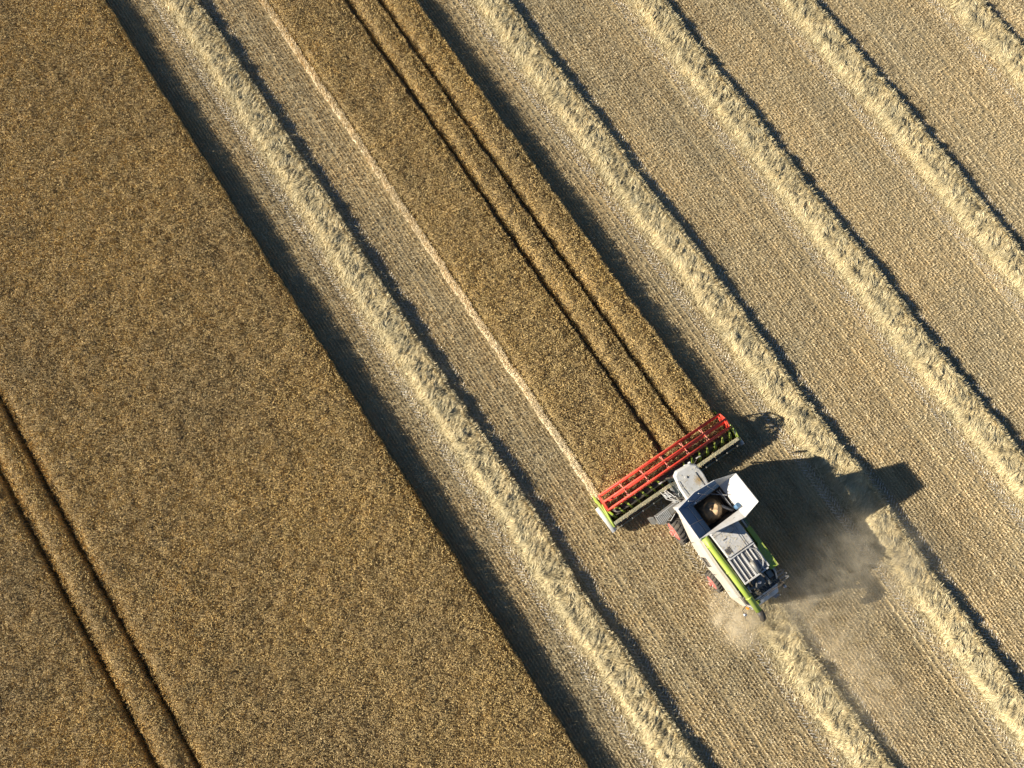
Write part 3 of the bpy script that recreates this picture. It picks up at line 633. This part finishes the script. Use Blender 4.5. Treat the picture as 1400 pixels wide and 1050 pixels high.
# wheels ------------------------------------------------------------------------------------
def wheel(cx, cy, r_, w_, s):
    wr = empty('wheel'); wr.parent = root; wr.location = (cx, cy, r_)
    h_ = w_/2
    tm = MB().lathe((0, 0, 0), [(-h_*.80, r_*.58), (-h_, r_*.70), (-h_, r_*.84), (-h_*.80, r_*.94), (h_*.80, r_*.94), (h_, r_*.84), (h_, r_*.70), (h_*.80, r_*.58)], 40)
    nl = 20
    for k in range(nl):                                              # slanted lugs, mirrored to a chevron
        for sd in (-1, 1):
            t0 = 2*math.pi*(k+(.5 if sd > 0 else 0))/nl; a_ = .10; bot = []; top = []
            for x_, tt in ((sd*h_*.04, t0-a_*.35), (sd*h_*.98, t0+a_*1.3), (sd*h_*.98, t0+a_*2.2), (sd*h_*.04, t0+a_*.45)):
                rb_ = r_*(.94 if abs(x_) < h_*.5 else .86); rt_ = r_*(1.0 if abs(x_) < h_*.5 else .965)
                bot.append((x_, rb_*math.cos(tt), rb_*math.sin(tt))); top.append((x_, rt_*math.cos(tt), rt_*math.sin(tt)))
            tm.hull(bot, top)
    tm.build('tyre', M['tyre'], wr)
    rm_ = MB().lathe((0, 0, 0), [(s*h_*1.28, .02), (s*h_*1.26, r_*.16), (s*h_*1.12, r_*.36), (s*h_*1.0, r_*.50), (s*h_*.94, r_*.62), (s*h_*.60, r_*.61), (-s*h_*.6, r_*.60), (-s*h_*.6, .02)], 32)
    rm_.lathe((s*h_*1.24, 0, 0), [(0, r_*.16), (s*.10, r_*.15), (s*.12, .01)], 16); rm_ = rm_.build('rim', M['rim'], wr)
    bl = MB()
    for k in range(8): t = 2*math.pi*k/8; bl.lathe((s*h_*1.22, r_*.24*math.cos(t), r_*.24*math.sin(t)), [(0, .025), (s*.03, .025)], 8)
    bl.each('wheel_bolt', M['steel'], rm_)
for s in (-1, 1):
    wheel(s*1.50, 1.42, .93, .74, s); wheel(s*1.42, -2.2, .70, .52, s)

# header -----------------------------------------------------------------------------------------
hd = MB()
hd.hull([(-4.52, 3.45, .25), (4.58, 3.45, .25), (4.58, 3.70, .18), (-4.52, 3.70, .18)], [(-4.52, 3.58, 1.08), (4.58, 3.58, 1.08), (4.58, 3.66, 1.08), (-4.52, 3.66, 1.08)])
hd.hull([(-4.52, 3.70, .10), (4.58, 3.70, .10), (4.58, 5.30, .08), (-4.52, 5.30, .08)], [(-4.52, 3.70, .18), (4.58, 3.70, .18), (4.58, 5.30, .11), (-4.52, 5.30, .11)])
hd = hd.build('header', M['dark'])
bm_ = MB().box(-4.50, 4.56, 3.66, 3.86, 1.02, 1.16, .02); bm_.box(-4.50, 4.56, 3.36, 3.44, .62, .74, .01)
bm_.build('top_beam', M['beam'], hd)
rw = MB(); 
for k in range(12): x_ = -4.2+k*.77; rw.box(x_-.03, x_+.03, 3.38, 3.47, .3, 1.0)
rw.each('rear_rib', M['grey'], hd)
ag = MB().tube([(-4.45, 4.22, .62), (4.50, 4.22, .62)], .20, 18).build('intake_auger', M['dark'], hd)
fl = MB(); b = fl.b
def flight(xa, xb, hand):
    n_t = int(abs(xb-xa)/.56*16); prev = None
    for k in range(n_t+1):
        x_ = xa+(xb-xa)*k/n_t; t = hand*2*math.pi*k/16
        q = [b.verts.new((x_-.05, 4.22+r_*math.cos(t), .62+r_*math.sin(t))) for r_ in (.19, .35)]+[b.verts.new((x_+.05, 4.22+r_*math.cos(t), .62+r_*math.sin(t))) for r_ in (.35, .19)]
        if prev:
            for j in range(4): b.faces.new([prev[j], prev[(j+1) % 4], q[(j+1) % 4], q[j]])
        prev = q
flight(-4.42, -.75, 1); flight(4.48, .75, 1)
for k in range(14):
    t = k*1.9; x_ = -.65+k*.1; fl.tube([(x_, 4.22, .62), (x_, 4.22+.36*math.cos(t), .62+.36*math.sin(t))], .012, 5)
fl.build('auger_flight', M['lime'], ag)
kn = MB(); kn.box(-4.5, 4.56, 5.30, 5.36, .09, .13)
for k in range(118): x_ = -4.46+k*.0765; kn.hull([(x_-.025, 5.36, .09), (x_+.025, 5.36, .09), (x_, 5.46, .09)], [(x_-.025, 5.36, .12), (x_+.025, 5.36, .12), (x_, 5.46, .10)])
kn.build('knife_bar', M['steel'], hd)
for s, x_ in ((-1, -4.56), (1, 4.62)):
    ep = MB().hull([(x_-.04, 3.45, .15), (x_+.04, 3.45, .15), (x_+.04, 5.35, .08), (x_-.04, 5.35, .08)], [(x_-.04, 3.6, 1.05), (x_+.04, 3.6, 1.05), (x_+.04, 5.1, .72), (x_-.04, 5.1, .72)], .015)
    ep = ep.build('end_plate', M['lime'], hd)
    MB().hull([(x_-.09, 5.30, .08), (x_+.09, 5.30, .08), (x_+.02, 5.95, .06), (x_-.02, 5.95, .06)], [(x_-.06, 5.1, .70), (x_+.06, 5.1, .70), (x_+.015, 5.93, .12), (x_-.015, 5.93, .12)]).build('crop_divider', M['lime'], hd)
    if s < 0: MB().tube([(x_-.20, 5.0, .34), (x_-.17, 4.4, .46), (x_-.10, 3.32, .52)], .15, 14, r2=.19).build('side_cover', M['white'], hd, 'long white rounded end cover')
    else: MB().tube([(x_+.12, 3.7, .5), (x_+.12, 3.25, .5)], .14, 12).build('side_cover', M['ltgrey'], hd, 'short grey end cover')
    MB().tube([(x_, 3.62, 1.0), (x_, 4.3, 1.28), (x_*.985, 5.08, 1.22)], .05, 8).build('reel_arm', M['lime'], hd)
    MB().tube([(x_, 3.75, .8), (x_, 4.5, 1.2)], .03, 8).build('reel_cylinder', M['steel'], hd)
# reel
rx = [-4.38+k*(8.76/6) for k in range(7)]; RC = (5.08, 1.24); RR_ = .56
re_ = MB().tube([(-4.42, *RC), (4.42, *RC)], .125, 14).build('reel', M['red'], hd)
def rp(k, r_=RR_): t = math.radians(60*k+20); return RC[0]+r_*math.cos(t), RC[1]+r_*math.sin(t)
for k in range(6):                                                  # six bats with their spring tines
    y_, z_ = rp(k); bt_ = MB().tube([(-4.40, y_, z_), (4.40, y_, z_)], .062, 8)
    for x_ in np.arange(-4.32, 4.34, .15): bt_.tube([(x_, y_, z_), (x_, y_-.04, z_-.24)], .009, 4)
    bt_.build('reel_bat', M['red'], hd)
for i, x_ in enumerate(rx):
    e_ = i in (0, 6); sp_m = MB()
    for k in range(6):
        y_, z_ = rp(k); y2, z2 = rp(k+1); sp_m.tube([(x_, *RC), (x_, y_, z_)], .035 if e_ else .026, 6)
        if e_: sp_m.tube([(x_, y_, z_), (x_, y2, z2)], .045, 6)
    if e_: sp_m.ring((x_, *RC), .08, .30, .03, 18); sp_m.build('reel_end_frame', M['red'], hd)
    else: sp_m.ring((x_, *RC), .07, .17, .03, 14); sp_m.build('reel_spider', M['pink'], hd)

# ------------------------------------------------------------------ dust
db = MB().box(8, 24, -24, -8.5, .03, 5.2); b = db.b
me = bpy.data.meshes.new('dust_cloud'); 
m, n, p = new_mat('dust'); n.nodes.remove(p)
out = [q for q in n.nodes if q.type == 'OUTPUT_MATERIAL'][0]
vol = n.nodes.new('ShaderNodeVolumePrincipled'); vol.inputs['Color'].default_value = (.99, .89, .68, 1); vol.inputs['Anisotropy'].default_value = 0
tc = n.nodes.new('ShaderNodeTexCoord')
def blob(c, r_, amp):
    mp = n.nodes.new('ShaderNodeMapping'); mp.vector_type = 'POINT'
    s1 = n.nodes.new('ShaderNodeVectorMath'); s1.operation = 'SUBTRACT'; s1.inputs[1].default_value = c; n.links.new(tc.outputs['Object'], s1.inputs[0])
    s2 = n.nodes.new('ShaderNodeVectorMath'); s2.operation = 'DIVIDE'; s2.inputs[1].default_value = r_; n.links.new(s1.outputs[0], s2.inputs[0])
    s3 = n.nodes.new('ShaderNodeVectorMath'); s3.operation = 'LENGTH'; n.links.new(s2.outputs[0], s3.inputs[0])
    mr = n.nodes.new('ShaderNodeMapRange'); mr.interpolation_type = 'SMOOTHSTEP'; mr.inputs['From Min'].default_value = 1; mr.inputs['From Max'].default_value = .1
    mr.inputs['To Max'].default_value = amp; n.links.new(s3.outputs['Value'], mr.inputs['Value']); n.nodes.remove(mp); return mr.outputs[0]
bl_ = [blob((10.4, -13.8, .5), (4.2, 2.6, 1.5), .42), blob((7.2, -12.5, .5), (1.9, 2.5, 1.4), 1.5), blob((13.4, -12.9, 1.2), (4.8, 2.8, 2.4), .20), blob((16.0, -14.6, .9), (4.4, 4.2, 2.2), .20), blob((11.4, -18.0, .4), (3.4, 7.5, 1.2), .36)]
acc = bl_[0]
for q in bl_[1:]:
    ad = n.nodes.new('ShaderNodeMath'); ad.operation = 'ADD'; n.links.new(acc, ad.inputs[0]); n.links.new(q, ad.inputs[1]); acc = ad.outputs[0]
nz = n.nodes.new('ShaderNodeTexNoise'); nz.noise_dimensions = '4D'; nz.inputs['W'].default_value = 7.1; nz.inputs['Scale'].default_value = .9; nz.inputs['Detail'].default_value = 6; nz.inputs['Roughness'].default_value = .68; nz.inputs['Distortion'].default_value = 1.4
n.links.new(tc.outputs['Object'], nz.inputs['Vector'])
mr = n.nodes.new('ShaderNodeMapRange'); mr.inputs['From Min'].default_value = .40; mr.inputs['From Max'].default_value = .70; mr.inputs['To Max'].default_value = 1.5; n.links.new(nz.outputs[0], mr.inputs['Value'])
mu = n.nodes.new('ShaderNodeMath'); mu.operation = 'MULTIPLY'; n.links.new(acc, mu.inputs[0]); n.links.new(mr.outputs[0], mu.inputs[1])
n.links.new(mu.outputs[0], vol.inputs['Density']); n.links.new(vol.outputs[0], out.inputs['Volume'])
db.b.free(); db = MB().box(5.0, 21.6, -25, -9.2, .03, 4.2)
bmesh.ops.recalc_face_normals(db.b, faces=db.b.faces); db.b.to_mesh(me); db.b.free(); me.materials.append(m)
d_ = bpy.data.objects.new('dust_cloud', me); C.objects.link(d_)
tag(d_, 'pale cloud of chaff dust drifting behind and right of the harvester', 'dust', kind='stuff')

# straw bits thrown up with the dust
nm = NM(); n_ = 5200
cx_ = np.array([7.6, 9.6, 12.6, 9.4])[rng.randint(0, 4, n_)]; cy_ = np.where(cx_ < 8, -12.6, np.where(cx_ > 12, -13.0, -14.2))
x = cx_+rng.normal(0, .9, n_); y = cy_+rng.normal(0, 1.3, n_); z = .1+np.abs(rng.normal(0, .8, n_))
ok = (y < -12.6) | (x < 6.9) | (x > 11.0); x, y, z = x[ok], y[ok], z[ok]; n_ = len(x)
D = unit(rng.normal(size=(n_, 3)))*(.02+.045*rng.rand(n_))[:, None]
ribbons(nm, np.stack([x, y, z], -1), D, .008+.010*rng.rand(n_), rng.rand(n_), 0)
tag(nm.build('flying_chaff', [M['straw']]), 'loose chaff and straw bits flying behind the harvester', 'chaff', kind='stuff')

# cut wheat lying on the header floor, and chaff settled on the machine
nm = NM(); n_ = 5200; x = HX+rng.uniform(-4.4, 4.45, n_); y = HY+rng.uniform(3.85, 5.25, n_)
z = .20+.22*rng.rand(n_)+.14*np.clip((y-HY-4.3), -.3, .8); az = rng.rand(n_)*6.283; L = .14+.25*rng.rand(n_)
D = np.stack([np.cos(az)*L, np.sin(az)*L, rng.normal(.03, .05, n_)], -1)
ribbons(nm, np.stack([x, y, z], -1), D, .018+.014*rng.rand(n_), rng.rand(n_), 0, up=True)
tag(nm.build('cut_wheat', [M['stalk']]), 'freshly cut wheat lying on the header behind the red reel', 'cut wheat', kind='stuff')
nm = NM()
for (xa, xb, ya, yb, zz, q) in ((-.7, .95, -.9, .6, 3.605, 260), (-.6, .75, 2.95, 4.2, 3.975, 70), (1.06, 1.5, -2.7, -1.5, 3.352, 60), (-4.4, 4.5, 3.67, 3.85, 1.168, 500), (-.7, 1.15, -3.65, -2.65, 2.74, 240), (-1.1, -.82, -3.5, .4, 2.97, 260), (-.8, .85, -4.1, -3.8, 2.5, 60)):
    x = HX+rng.uniform(xa, xb, q); y = HY+rng.uniform(ya, yb, q); az = rng.rand(q)*6.283; L = .03+.09*rng.rand(q)
    ribbons(nm, np.stack([x, y, 0*x+zz], -1), np.stack([np.cos(az)*L, np.sin(az)*L, .004*rng.rand(q)], -1), .010+.010*rng.rand(q), rng.rand(q), 0, up=True)
tag(nm.build('settled_chaff', [M['straw']]), 'bits of chaff settled on the hood, roof and header beam of the harvester', 'chaff', kind='stuff')
